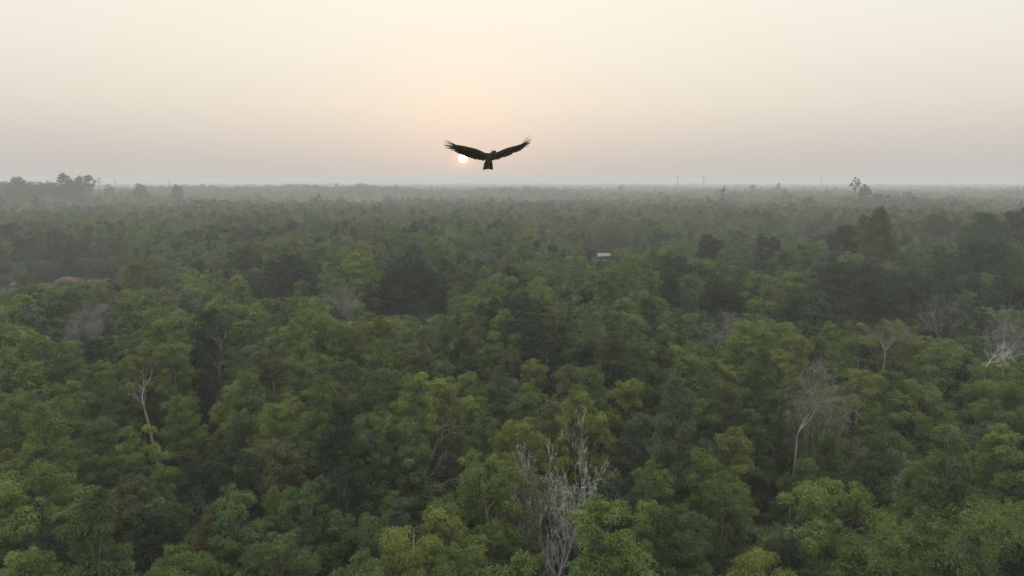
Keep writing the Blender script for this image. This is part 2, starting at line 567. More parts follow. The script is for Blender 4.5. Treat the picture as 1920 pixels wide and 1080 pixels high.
NL = 34000
LF = (.112, .042)
for q in range(5):
    kind(f'round{q}', 'rounded', 13, (2.5, 2.9, 2.3, 2.7, 2.45)[q], seed=100 + q, prof='round', cb=(.36, .42, .34, .40, .45)[q], n_cl=(50, 46, 52, 42, 44)[q], r_cl=.46, n_leaf=NL, lean=.6, shell=(.55, 1.05), subr=.46, leaf=LF, up=.8)
for q in range(3):
    kind(f'tall{q}', 'narrow', 13, (1.9, 2.15, 1.8)[q], seed=120 + q, prof='tall', cb=.34, n_cl=38, r_cl=.48, n_leaf=NL - 4000, lean=.5, shell=(.55, 1.05), subr=.46, leaf=LF, up=.8)
for q in range(2):
    kind(f'broad{q}', 'broad', 13, 3.9, seed=130 + q, prof='broad', cb=.50, n_cl=50, r_cl=.58, n_leaf=NL + 4000, flat=.75, lean=.7, shell=(.50, 1.05), subr=.46, leaf=LF, up=.8)
for q in range(2):
    kind(f'airy{q}', 'thin-leaved', 13, 3.2, seed=140 + q, prof='round', cb=.45, n_cl=30, r_cl=.50, n_leaf=8000, lean=.9, limbs_out=30, shell=(.5, 1.05), leaf=LF)
kind('feather0', 'feathery', 12.5, 6.4, seed=152, prof='broad', cb=.58, n_cl=60, r_cl=.85, n_leaf=26000, leaf=(.22, .03), flat=.42, droop=.55, lean=.6)

COLOURS = {
    'yellow-green': (.152, .186, .052),
    'fresh-green':  (.124, .180, .053),
    'mid-green':    (.090, .138, .051),
    'dark-green':   (.034, .060, .032),
    'olive':        (.108, .126, .058),
    'grey-green':   (.096, .130, .082),
    'dull-olive': (.114, .116, .054),
}

TREES = []          # every placed individual (x, y, r) so that nothing else grows there


def place_tree(kname, x, y, H, Wf, colour, rot, label, group='trees of the near wood', name='broadleaf_tree'):
    K = KINDS[kname]
    z = float(terrain(x, y))
    root = empty(name, (x, y, z), label, 'tree', group)
    s = H / K['H']
    for nm, me in (('trunk', K['trunk']), ('crown', K['crown'])):
        o = bpy.data.objects.new(nm, me); C.objects.link(o); o.parent = root
        o.scale = (s * Wf, s * Wf, s); o.rotation_euler = (0, 0, rot)
        if nm == 'crown':
            o.color = (*colour, 1)
    TREES.append((x, y))
    return root


# ================================================================== landmarks: trees that stand out
SIGHT = []         # (x, y, z, half width): openings in the wood through which a thing can be seen


def height_cap(x, y):
    """the wood stays lower in front of a landmark that shows over it"""
    x = np.asarray(x, float); y = np.asarray(y, float)
    cap = np.full(x.shape, 99.0)
    for sx, sy, sz, hw in SIGHT:
        d = math.hypot(sx, sy); ux, uy = sx / d, sy / d
        t_ = x * ux + y * uy; lat = np.abs(-x * uy + y * ux)
        line = CAM_Z + (sz - CAM_Z) * t_ / d - .4
        hit = (t_ < d - .3) & (t_ > d * .25) & (lat < hw * (t_ / d) + .9)
        cap = np.where(hit, np.minimum(cap, line), cap)
    return cap


LANDMARKS = []     # (x, y, keep-clear radius, phrase for the labels of neighbours)
BG_GROUP = 'standing-out trees of the middle distance'


def bare_tree(px, py, ztop, W, seed, label, phrase, mat, clear=2.2, name='bare_tree', low=None, **kw):
    x, y = at_z(px, py, ztop)
    x, y = float(x), float(y)
    SIGHT.append((x, y, ztop - 3.5 if low is None else at_y(px, low, y).z, W * .36))
    zb = float(terrain(x, y))
    tr, tw = build_bare(name, seed, ztop - zb, W, kw.pop('forks', 3), **kw)
    root = empty(name, (x, y, zb), label, 'bare tree', 'leafless trees')
    put('trunk', tr, mat, root)
    if tw is not None: put('twigs', tw, mat, root)
    LANDMARKS.append((x, y, clear, phrase)); TREES.append((x, y))
    return root


bare_tree(1052, 880, 11.8, 3.9, 7, 'large leafless silver tree with arching branches and a veil of hanging twigs', 'beside the large leafless silver tree', M_PALE, low=1075, clear=2.6, forks=4, depth=5, droop=.22, r0=.16, fork_at=.34, spread=1.0, tw=6, hang=110, zst=2.0)
bare_tree(1496, 700, 15.0, 6.2, 21, 'tall leafless grey tree with wide level boughs and fine hanging shoots', 'beside the tall leafless grey tree with level boughs', M_BARE, low=960, clear=2.4, forks=3, depth=5, droop=.14, r0=.07, fork_at=.40, spread=1.35, tw=5, hang=60, zst=1.5, twig=.005)
bare_tree(1646, 838, 10.6, 2.9, 33, 'small leafless pale tree with a fan of upward twigs in a dark gap', 'beside the small leafless fan-shaped tree', M_PALE, low=935, clear=2.3, forks=3, depth=5, droop=-.1, r0=.09, fork_at=.45, spread=.5, tw=3)
bare_tree(182, 572, 12.6, 4.0, 41, 'hazy grey leafless tree with dense upright twigs', 'near the two hazy grey leafless trees', M_BARE, low=625, forks=4, depth=5, droop=0, r0=.10, fork_at=.35, spread=.6, tw=4)
bare_tree(140, 600, 11.4, 4.6, 43, 'low grey leafless tree with twigs curling over', 'near the two hazy grey leafless trees', M_BARE, low=632, forks=4, depth=5, droop=.25, r0=.10, fork_at=.35, spread=.8, tw=4)
bare_tree(1838, 640, 14.2, 3.6, 55, 'slender white-trunked leafless tree with a forked top', 'beside the slender white-trunked leafless tree', M_PALE, low=755, forks=3, depth=4, droop=-.1, r0=.10, fork_at=.55, spread=.45, tw=2)
bare_tree(1345, 592, 13.2, 4.4, 61, 'pale leafless tree with several upright stems', 'beside the pale leafless tree of several stems', M_BARE, low=640, forks=5, depth=4, droop=-.1, r0=.09, fork_at=.3, spread=.5, tw=3)
bare_tree(1900, 590, 13.8, 5.0, 67, 'pale twiggy leafless tree against the dark big trees', 'beside the pale twiggy leafless tree', M_BARE, forks=4, depth=5, droop=0, r0=.11, fork_at=.35, spread=.65, tw=4)
bare_tree(308, 688, 13.4, 2.6, 71, 'leaning pale-trunked tree with a few bare crooked limbs', 'beside the leaning pale-trunked tree', M_BARE, low=865, clear=1.7, forks=3, depth=3, droop=0, r0=.12, fork_at=.6, spread=.9, tw=1).rotation_euler = (0, R(-9), 0)
bare_tree(780, 812, 12.0, 4.2, 83, 'bare forked tree with two long crossing limbs under leafy crowns', 'beside the bare forked tree', M_BARE, clear=1.6, forks=2, depth=4, droop=0, r0=.10, fork_at=.4, spread=.9, tw=2)
bare_tree(1665, 612, 13.6, 3.6, 89, 'grey twiggy leafless tree between two bright crowns', 'beside the grey twiggy leafless tree', M_BARE, clear=1.5, forks=4, depth=4, droop=0, r0=.09, fork_at=.4, spread=.6, tw=3)
bare_tree(655, 545, 12.8, 3.8, 97, 'hazy leafless tree with pale upright twigs near the big dark tree', 'near the hazy pale leafless tree', M_BARE, clear=1.5, forks=4, depth=5, droop=0, r0=.09, fork_at=.35, spread=.5, tw=4)
bare_tree(1805, 560, 13.5, 4.0, 103, 'fine leafless tree with slanting pale stems before the umbrella trees', 'beside the fine leafless tree with slanting stems', M_BARE, clear=1.7, forks=4, depth=4, droop=-.1, r0=.07, fork_at=.35, spread=.4, tw=3).rotation_euler = (0, R(-12), 0)

# broken snag
x, y = at_z(749, 1004, 12.4)
g = np.random.default_rng(5)
zb = float(terrain(x, y))
sg, _ = limb(g, (0, 0, -.5), (.55, .1, 12.4 - zb), .12, .028, 8, .06)
root = empty('dead_snag', (x, y, zb), 'broken pale dead stem poking out of the green crowns', 'dead tree')
put('trunk', tube_mesh('snag', sg), M_PALE, root)
LANDMARKS.append((x, y, .9, 'around the broken dead stem')); TREES.append((x, y))


def big_tree(px, py, ztop, W, seed, prof, cb, n_cl, r_cl, n_leaf, colour, label, phrase, name, leaf=(.34, .16), flat=.8, y=None, clear=None, trunk_r=.3, show=.74, **kw):
    if y is None:
        x, y = at_z(px, py, ztop)
    else:
        p = at_y(px, py, y); x, ztop = p.x, p.z
    x, y = float(x), float(y)
    zb = float(terrain(x, y))
    SIGHT.append((x, y, zb + (ztop - zb) * show, W * .40))
    tr, cr = build_live(name, seed, prof, ztop - zb, W, cb, n_cl, r_cl, n_leaf, leaf=leaf, flat=flat, trunk_r=trunk_r, **kw)
    root = empty(name, (x, y, zb), label, 'tree', BG_GROUP)
    put('trunk', tr, M_BARK, root)
    c = put('crown', cr, M_LEAF, root); c.color = (*colour, 1)
    LANDMARKS.append((x, y, W * .42 if clear is None else clear, phrase)); TREES.append((x, y))
    return root


DK = (.028, .046, .026)
DK2 = (.048, .078, .036)
big_tree(768, 488, 15.2, 13.5, 201, 'dome', .28, 80, 1.5, 26000, DK, 'huge dark rounded evergreen tree looming over paler crowns', 'in front of the huge dark rounded tree', 'mango_tree', show=.5)
big_tree(540, 478, 14.6, 11.5, 202, 'dome', .25, 66, 1.4, 20000, DK, 'dark spreading evergreen tree with deep shade under its boughs', 'by the dark spreading evergreen', 'mango_tree', show=.55)
big_tree(455, 462, 14.2, 9.0, 222, 'dome', .3, 50, 1.3, 15000, DK2, 'medium dark round tree next to the dark spreading evergreen', 'by the medium dark round tree', 'mango_tree')
big_tree(1352, 528, 13.6, 8.0, 203, 'dome', .2, 46, 1.2, 14000, DK, 'low dark dense tree standing over pale leafless stems', 'by the low dark dense tree', 'mango_tree')
big_tree(1331, 443, 15.5, 6.2, 204, 'dome', .45, 40, 1.0, 14000, DK, 'dark neat dome-shaped tree rising alone above the wood', 'by the dark dome-shaped tree', 'dome_tree')
big_tree(1436, 438, 16.0, 5.0, 205, 'broad', .62, 18, .8, 4200, DK, 'dark open tree with few separate leaf tufts', 'by the dark tufted tree', 'tufted_tree')
big_tree(1650, 390, 21.6, 10.0, 206, 'cone', .26, 140, 1.1, 40000, (.098, .118, .052), 'tall twin-peaked conical olive tree towering over the wood', 'by the tall twin-peaked tree', 'conical_tree', flat=1.35, droop=.1)
big_tree(1620, 400, 19.8, 5.2, 207, 'cone', .3, 60, .85, 17000, (.098, .118, .052), 'second lower peak tree pressed against the tall conical olive tree', 'by the tall twin-peaked tree', 'conical_tree', flat=1.35, droop=.1, clear=1)
big_tree(1590, 420, 18.0, 6.6, 208, 'dome', .5, 36, 1.15, 11000, DK, 'dark ragged round tree against the side of the conical olive tree', 'by the dark ragged tree', 'dark_tree')
big_tree(1605, 488, 15.4, 19.0, 209, 'dome', .36, 140, 1.4, 50000, (.036, .056, .032), 'vast umbrella-shaped rain tree with layered dark boughs', 'below the vast umbrella tree', 'rain_tree', flat=.38, show=.34, leaf=(.30, .13), shell=(.35, .98))
big_tree(1712, 506, 13.8, 13.0, 210, 'dome', .36, 100, 1.25, 36000, (.038, .066, .034), 'greener umbrella-shaped tree with flat layered boughs beside the rain tree', 'below the greener umbrella tree', 'rain_tree', flat=.36, show=.34, leaf=(.30, .13), shell=(.35, .98))
big_tree(1850, 452, 17.4, 16.0, 211, 'dome', .2, 110, 1.7, 38000, (.038, .068, .032), 'massive dark green tree with a lumpy dome crown', 'before the massive dark green tree', 'big_tree')
big_tree(1845, 402, 20.0, 10.0, 212, 'round', .35, 60, 1.3, 18000, (.050, .085, .040), 'tall hazy green tree behind the massive dark one', 'by the tall hazy green tree', 'big_tree')
big_tree(1915, 392, 20.5, 8.0, 213, 'round', .4, 46, 1.2, 14000, DK, 'tall dark round-crowned tree beside the tall hazy green tree', 'by the tall dark tree', 'big_tree')
big_tree(1905, 520, 14.5, 9.0, 214, 'dome', .2, 60, 1.2, 18000, DK2, 'dark bushy tree in the shade of the massive green tree', 'by the dark bushy tree', 'big_tree')
big_tree(1505, 545, 13.4, 9.5, 215, 'dome', .25, 60, 1.2, 19000, DK2, 'dark green mounded tree beside the rain tree', 'by the dark mounded tree', 'big_tree')
big_tree(1760, 398, 19.0, 9.0, 216, 'dome', .45, 40, 1.4, 11000, (.060, .085, .045), 'hazy flat-topped tree far behind the conical one', 'by the hazy flat-topped tree', 'big_tree')
big_tree(262, 487, 14.8, 7.0, 217, 'round', .3, 40, 1.2, 12000, (.10, .115, .034), 'yellowish bushy tree at the end of the red earth bank', 'by the yellowish tree at the red bank', 'bushy_tree')
big_tree(180, 462, 14.8, 12.5, 218, 'dome', .2, 60, 1.4, 17000, (.055, .082, .042), 'large grey-green mound of a tree behind the red earth bank', 'by the large mound tree', 'bushy_tree', y=178)
big_tree(60, 470, 14.8, 11.0, 219, 'dome', .2, 50, 1.4, 14000, (.050, .080, .046), 'blue-green mounded tree behind the pale sand patch', 'by the blue-green mound tree', 'bushy_tree', y=176)

# far trees that break the skyline
FG = 'far trees on the skyline'


def far_tree(px, py, y, W, seed, prof, cb, n_cl, r_cl, n_leaf, label, name='skyline_tree', flat=.8, leaf=(1.0, .6), col=(.05, .065, .04), **kw):
    r_ = big_tree(px, py, 0, W, seed, prof, cb, n_cl, r_cl, n_leaf, col, label, 'far off', name, leaf=leaf, flat=flat, y=y, clear=W * .3, trunk_r=.45, **kw)
    r_['group'] = FG
    return r_


far_tree(117, 322, 500, 17, 301, 'cone', .40, 64, 2.0, 6000, 'far layered pagoda-shaped tree on the skyline', flat=.42)
far_tree(160, 327, 500, 13, 302, 'broad', .62, 26, 1.9, 2400, 'far flat-topped umbrella tree on the skyline', flat=.42)
far_tree(33, 333, 500, 19, 303, 'dome', .3, 70, 2.8, 6000, 'far smooth dome tree on the skyline')
far_tree(62, 341, 500, 24, 304, 'dome', .2, 60, 2.8, 5000, 'far low wide tree joining the dome tree on the skyline')
far_tree(90, 341, 500, 20, 314, 'dome', .2, 60, 2.8, 5000, 'far low tree by the pagoda-shaped tree')['label'] = 'far low tree between the low wide and the pagoda-shaped skyline trees'
far_tree(140, 337, 500, 20, 315, 'dome', .2, 60, 2.8, 5000, 'far low tree between pagoda-shaped and umbrella skyline trees')
far_tree(5, 340, 500, 22, 316, 'dome', .2, 60, 2.8, 5000, 'far low tree at the foot of the skyline dome tree')
far_tree(262, 345, 520, 13, 305, 'dome', .2, 40, 2.2, 2600, 'far round tree with a wide even crown on the skyline')
far_tree(332, 346, 520, 11, 306, 'dome', .2, 36, 2.0, 2200, 'far round tree with a narrower crown on the skyline')
far_tree(203, 347, 560, 10, 317, 'dome', .2, 30, 2.0, 1900, 'far small round tree beside the lattice pylon')
far_tree(66, 366, 360, 4.0, 307, 'dome', .55, 14, .9, 1200, 'far small ball-crowned tree standing over the hazy wood', leaf=(.5, .3))
far_tree(485, 368, 640, 9, 308, 'round', .2, 30, 1.6, 1900, 'far dark egg-shaped tree at the edge of the pale field')
far_tree(1605, 333, 420, 5.5, 309, 'airy' if False else 'broad', .72, 9, 1.0, 700, 'far ragged lopsided tree reaching over the skyline', leaf=(.6, .4), lean=2.0)
far_tree(1622, 347, 425, 10, 310, 'dome', .3, 34, 1.6, 1900, 'far broad tree under the ragged lopsided tree')
far_tree(1357, 348, 420, 3.4, 311, 'tall', .6, 9, .7, 600, 'far thin tufted tree above the hazy wood', leaf=(.5, .3))
far_tree(1460, 342, 800, 12, 312, 'cone', .2, 34, 1.9, 1900, 'far pointed tree on the skyline')
far_tree(1412, 346, 800, 11, 313, 'dome', .2, 34, 1.9, 1900, 'far small dome tree on the skyline beside the pointed one')
far_tree(1165, 346, 900, 10, 318, 'dome', .2, 30, 1.9, 1800, 'far square-looking tree on the hazy skyline')

# ---- palms
pm_segs = []
g = np.random.default_rng(77)
s, _ = limb(g, (0, 0, -.5), (.2, .1, 14), .2, .15, 6, .05)
palm_trunk = tube_mesh('palm_trunk', s); palm_trunk.materials.append(M_BARK)
V, F, off = [], [], 0
for k in range(46):
    d = sphere_dirs(g, 1, .35)[0]
    o_ = np.array([.2, .1, 14.0]); ln = g.uniform(1.3, 1.9)
    side = np.cross(d, g.normal(0, 1, 3)); side /= np.linalg.norm(side)
    tip = o_ + d * ln + np.array([0, 0, -.25])
    for f_ in np.linspace(-.75, .75, 7):
        e = tip - d * .35 * abs(f_) + side * f_ * .75
        m_ = o_ + d * ln * .35
        sd = np.cross(e - m_, d + .01); sd = sd / (np.linalg.norm(sd) + 1e-9) * .05
        V += [m_ - sd, m_ + sd, e]; F.append((off, off + 1, off + 2)); off += 3
palm_crown = mesh_from('palm_crown', np.array(V), None, np.array(F))
a = palm_crown.attributes.new('leafvar', 'FLOAT', 'FACE'); a.data.foreach_set('value', np.random.default_rng(1).uniform(.2, .8, len(F)).astype(np.float32))
palm_crown.materials.append(M_LEAF)
for k, (px, py) in enumerate([(392, 432), (420, 428), (441, 424), (467, 420), (489, 413), (503, 415), (512, 424), (455, 432), (480, 428), (1050, 360)]):
    if k == 9: continue
    x, y = at_z(px, py, 15.5)
    h = 15.5 - float(terrain(x, y)); s = h / 15.3
    lb = 'fan palm with a round dark head in the far palm grove' if k not in (0, 4) else ('outlying fan palm at the thin end of the far palm grove' if k == 0 else 'fan palm standing highest in the far palm grove')
    root = empty('fan_palm', (x, y, float(terrain(x, y))), lb, 'palm tree', 'far palm grove')
    for nm, me in (('trunk', palm_trunk), ('crown', palm_crown)):
        o = bpy.data.objects.new(nm, me); C.objects.link(o); o.parent = root; o.scale = (1.15, 1.15, s); o.rotation_euler = (0, 0, k * 1.3)
        if nm == 'crown': o.color = (.040, .058, .035, 1)
    TREES.append((x, y)); LANDMARKS.append((x, y, 1.3, 'by the palm grove'))

SIGHT += [(HUT.x, 203.0, at_y(1128, 484, 203).z, 2.6), (RED.x, 146.0, at_y(148, 525, 146).z, 6.0), (PALE.x, 146.0, at_y(12, 543, 146).z, 3.5)]
# ================================================================== the near wood, tree by tree
# heroes: pixel of the crown top, colour, kind, crown-top height, width factor
HEROES = [
    (280, 640, 'yellow-green', 'broad0', 13.6, 1.15), (215, 668, 'fresh-green', 'round1', 13.2, 1.0), (430, 712, 'yellow-green', 'round0', 13.2, 1.05),
    (350, 742, 'fresh-green', 'round2', 12.8, 1.0), (510, 745, 'yellow-green', 'broad1', 12.6, 1.0), (100, 730, 'fresh-green', 'round3', 13.0, 1.0),
    (20, 735, 'fresh-green', 'broad1', 13.0, 1.0), (440, 660, 'mid-green', 'round3', 13.3, 1.0), (80, 880, 'fresh-green', 'broad0', 13.2, 1.1),
    (25, 1040, 'fresh-green', 'round0', 13.0, 1.0), (545, 815, 'dull-olive', 'tall0', 12.8, 1.15), (560, 890, 'mid-green', 'round1', 12.6, 1.0),
    (460, 845, 'dark-green', 'round2', 12.4, 1.1), (600, 660, 'fresh-green', 'round1', 13.0, 1.0), (700, 588, 'yellow-green', 'broad0', 13.8, 1.2),
    (650, 605, 'fresh-green', 'round2', 13.2, 1.0), (770, 620, 'fresh-green', 'round3', 13.2, 1.05), (845, 705, 'yellow-green', 'round0', 13.4, 1.15),
    (760, 705, 'mid-green', 'tall1', 13.0, 1.0), (860, 565, 'fresh-green', 'tall0', 13.4, 1.0), (930, 590, 'fresh-green', 'round0', 13.2, 1.0),
    (1010, 665, 'yellow-green', 'round1', 13.2, .95), (1160, 700, 'yellow-green', 'tall0', 13.6, 1.1), (1180, 770, 'grey-green', 'round2', 12.8, 1.0),
    (1215, 640, 'dark-green', 'round0', 13.2, 1.1), (1100, 620, 'mid-green', 'round1', 13.2, 1.0), (760, 795, 'mid-green', 'round3', 12.6, 1.1),
    (660, 860, 'dark-green', 'round1', 12.4, 1.0), (720, 955, 'mid-green', 'round2', 12.6, .95), (850, 945, 'yellow-green', 'round0', 12.9, 1.05),
    (725, 1020, 'yellow-green', 'broad0', 12.9, 1.0), (520, 990, 'mid-green', 'broad1', 12.2, 1.0), (860, 1020, 'fresh-green', 'round1', 12.6, .95),
    (1120, 920, 'dark-green', 'round3', 12.2, 1.0), (1215, 945, 'fresh-green', 'round0', 12.6, 1.0), (1290, 960, 'mid-green', 'round2', 12.6, 1.0),
    (1375, 800, 'yellow-green', 'tall1', 13.0, 1.15), (1345, 890, 'mid-green', 'round1', 12.4, 1.0), (1365, 710, 'olive', 'round2', 13.0, .9),
    (1470, 655, 'yellow-green', 'tall0', 13.4, 1.1), (1600, 698, 'yellow-green', 'broad0', 13.4, 1.05), (1560, 740, 'fresh-green', 'round1', 12.8, 1.0),
    (1745, 722, 'fresh-green', 'broad1', 13.2, 1.05), (1690, 598, 'yellow-green', 'broad1', 13.8, 1.1), (1600, 610, 'yellow-green', 'round3', 13.6, 1.05),
    (1560, 600, 'fresh-green', 'tall0', 13.2, .9), (1440, 600, 'fresh-green', 'broad0', 13.4, 1.1), (1730, 870, 'fresh-green', 'tall1', 12.2, 1.1),
    (1595, 925, 'fresh-green', 'broad0', 13.2, 1.1), (1700, 985, 'fresh-green', 'feather0', 12.6, 1.0), (1895, 950, 'fresh-green', 'feather0', 13.0, 1.0),
    (1385, 1045, 'yellow-green', 'broad0', 12.9, .9), (1430, 950, 'grey-green', 'airy0', 11.5, 1.1), (1850, 690, 'fresh-green', 'round2', 12.6, 1.0),
    (1890, 720, 'fresh-green', 'broad0', 13.0, 1.0), (1640, 780, 'mid-green', 'round3', 12.6, 1.1), (990, 860, 'olive', 'airy1', 12.4, 1.0),
    (1010, 770, 'olive', 'round3', 12.8, 1.0), (960, 625, 'mid-green', 'round2', 13.2, 1.0), (1040, 560, 'fresh-green', 'round3', 13.2, 1.0),
    (310, 940, 'dark-green', 'round0', 12.0, 1.1), (250, 880, 'dark-green', 'round2', 11.6, 1.1), (400, 930, 'dark-green', 'airy1', 12.0, 1.1),
    (130, 640, 'fresh-green', 'round2', 13.2, 1.0), (40, 610, 'fresh-green', 'round0', 13.2, 1.0), (570, 520, 'fresh-green', 'round1', 13.4, 1.0),
    (1290, 540, 'mid-green', 'round1', 13.2, 1.0), (1170, 560, 'grey-green', 'airy0', 13.2, 1.0), (1500, 850, 'mid-green', 'round0', 11.6, .9),
    (1795, 800, 'mid-green', 'round1', 12.4, 1.0), (170, 780, 'mid-green', 'round0', 12.6, 1.0), (930, 780, 'mid-green', 'round2', 12.6, 1.0),
]
GAPS = [(205, 975, 2.6), (610, 985, 2.0), (1800, 900, 2.4), (925, 985, 2.2), (1720, 960, 1.4), (1235, 745, 1.8), (1890, 1030, 2.0), (1250, 860, 1.5), (1660, 900, 1.6), (560, 1010, 1.3), (400, 1010, 1.5)]
gap_xy = [(*at_z(px, py, 6.0), r) for px, py, r in GAPS]


def in_view(x, y, z, m=60):
    p = R(PITCH)
    dz = z - CAM_Z
    f = y * math.cos(p) - dz * math.sin(p)
    u = y * math.sin(p) + dz * math.cos(p)
    f = np.maximum(f, .1)
    sx = 960 + FPX * x / f; sy = 540 - FPX * u / f
    return (sx > -m) & (sx < 1920 + m) & (sy < 1080 + m)


def size_word(H):
    return 'tall' if H > 13.7 else ('short' if H < 11.4 else 'medium-height')


used = {}
placed = []


def near_label(kname, colour, H, x, y):
    PLAIN.append((kname, colour, H, x, y))
    return ''


PLAIN = []
NEAR_ROOTS = []


def name_the_near_trees():
    """label each tree by its look and by what it stands beside"""
    xy = np.array([(p_[3], p_[4]) for p_ in PLAIN]); taken = set()
    lm_ = [l_ for l_ in LANDMARKS if l_[3] != 'far off']
    short = [f"{p_[1]} {KINDS[p_[0]]['words']} tree" for p_ in PLAIN]
    for q, (kn, colour, H, x, y) in enumerate(PLAIN):
        base = f"{size_word(H)} {short[q]}"
        near = sorted((math.hypot(x - l_[0], y - l_[1]), l_[3]) for l_ in lm_)
        nb = np.argsort(((xy - xy[q]) ** 2).sum(1))[1:5]
        opts = []
        if near[0][0] < 4.5: opts.append(f"{base} {near[0][1]}")
        for i_, j_ in ((0, 1), (0, 2), (1, 2), (0, 3), (1, 3)):
            a_, b_ = short[nb[i_]], short[nb[j_]]
            opts.append(f"{base} between two {a_}s" if a_ == b_ else f"{base} between a {a_} and a {b_}".replace('a olive', 'an olive'))
        opts = [o_ for o_ in opts if len(o_.split()) <= 16]
        lab = next((o_ for o_ in opts if o_ not in taken), opts[0])
        taken.add(lab); NEAR_ROOTS[q]['label'] = lab


g = np.random.default_rng(2024)


def free(x, y, r):
    for lx, ly, lr, _p in LANDMARKS:
        if (x - lx) ** 2 + (y - ly) ** 2 < (lr + r * .4) ** 2: return False
    return True


for px, py, colour, kn, ztop, wf in HEROES:
    x, y = at_z(px, py, ztop)
    x, y = float(x), float(y)
    H = ztop - float(terrain(x, y))
    c = np.array(COLOURS[colour]) * g.uniform(.93, 1.07)
    nr_ = place_tree(kn, x, y, H, wf, c, g.uniform(0, 6.28), near_label(kn, colour, H, x, y))
    placed.append((x, y)); NEAR_ROOTS.append(nr_)

S = 2.95
rows = []
yy = 6.0
k = 0
while yy < 150:
    xs = np.arange(-150, 150, S) + (S / 2 if k % 2 else 0)
    rows.append(np.stack([xs, np.full_like(xs, yy)], 1)); yy += S * .87; k += 1
cand = np.concatenate(rows)
cand += g.normal(0, .55, cand.shape)
keep = g.random(len(cand)) > .05
cand = cand[keep]
cand = cand[np.argsort(np.hypot(cand[:, 0], cand[:, 1]))]
hf = height_factor(cand[:, 0], cand[:, 1])
og = open_ground(cand[:, 0], cand[:, 1])
patch = wave_noise(cand[:, 0], cand[:, 1], 24, 31)
vis = in_view(cand[:, 0], cand[:, 1], 14.5, 90)
KEYS = ['round0', 'round1', 'round2', 'round3', 'round4', 'tall0', 'tall1', 'tall2', 'broad0', 'broad1', 'airy0', 'airy1']
KW = np.array([.12, .12, .12, .12, .12, .085, .085, .085, .045, .045, .025, .025]); KW = KW / KW.sum()
CK = list(COLOURS)


def pick_colour(p, g):
    r_ = g.random() + p * .28
    if r_ > 1.02: return 'yellow-green'
    if r_ > .68: return 'fresh-green'
    if r_ > .30: return 'mid-green'
    if r_ > .17: return 'olive' if g.random() < .5 else 'grey-green'
    if g.random() < .10: return 'dull-olive'
    return 'dark-green'


N_NEAR = 300
rest = []           # those beyond the limit grow as one wood
P_ = np.array(placed)
for q in range(len(cand)):
    x, y = map(float, cand[q])
    if og[q] > .35: continue
    d = math.hypot(x, y)
    if d < 8: continue
    if len(P_) and ((P_[:, 0] - x) ** 2 + (P_[:, 1] - y) ** 2).min() < 1.95 ** 2: continue
    if any((x - a_) ** 2 + (y - b_) ** 2 < r_ ** 2 for a_, b_, r_ in gap_xy): continue
    if not free(x, y, 2.0): continue
    H = float(np.clip(12.6 * hf[q] * g.normal(.985, .13), 5.5, 15.6))
    H = min(H, float(height_cap(x, y)) - float(terrain(x, y)))
    if H < 3.2: continue
    col = pick_colour(patch[q], g)
    if vis[q] and len(placed) < N_NEAR:
        kn = KEYS[g.choice(len(KEYS), p=KW)]
        c = np.array(COLOURS[col]) * g.uniform(.86, 1.14)
        nr_ = place_tree(kn, x, y, H, g.uniform(.9, 1.12), c, g.uniform(0, 6.28), near_label(kn, col, H, x, y))
        placed.append((x, y)); NEAR_ROOTS.append(nr_)
    elif d < 150:
        rest.append((x, y, H, col))

name_the_near_trees()

# ================================================================== the wood beyond: one mass nobody could count
def lod(name, seed, prof, H, W, cb, n_cl, r_cl, n_leaf, leaf, **kw):
    tr, cr = build_live(name, seed, prof, H, W, cb, n_cl, r_cl, n_leaf, leaf=leaf, wood=False, **kw)
    cr.materials.append(M_WOOD_LEAF)
    return bpy.data.objects.new(name, cr)       # a source for the wood's nodes, not a thing of the scene


MID = [lod(f'mid_crown_{q}', 400 + q, ('round', 'round', 'tall', 'broad', 'round', 'tall')[q], 13, (2.6, 2.9, 2.1, 3.8, 2.7, 2.3)[q], (.36, .42, .34, .48, .4, .34)[q], 34, .54, (7600, 7600, 6400, 8200, 2800, 6600)[q], (.20, .095), shell=(.55, 1.05), subr=.46, up=.8) for q in range(6)]
FARL = [lod(f'far_crown_{q}', 420 + q, ('round', 'dome', 'broad', 'round')[q], 12.5, (8.5, 9, 10, 7.0)[q], .22, 26, 1.5, 420, (1.25, .8), sub=4) for q in range(4)]
SHRUB = [lod(f'shrub_{q}', 440 + q, 'dome', 2.4, 3.2, .05, 14, .6, 1300, (.24, .09)) for q in range(2)]


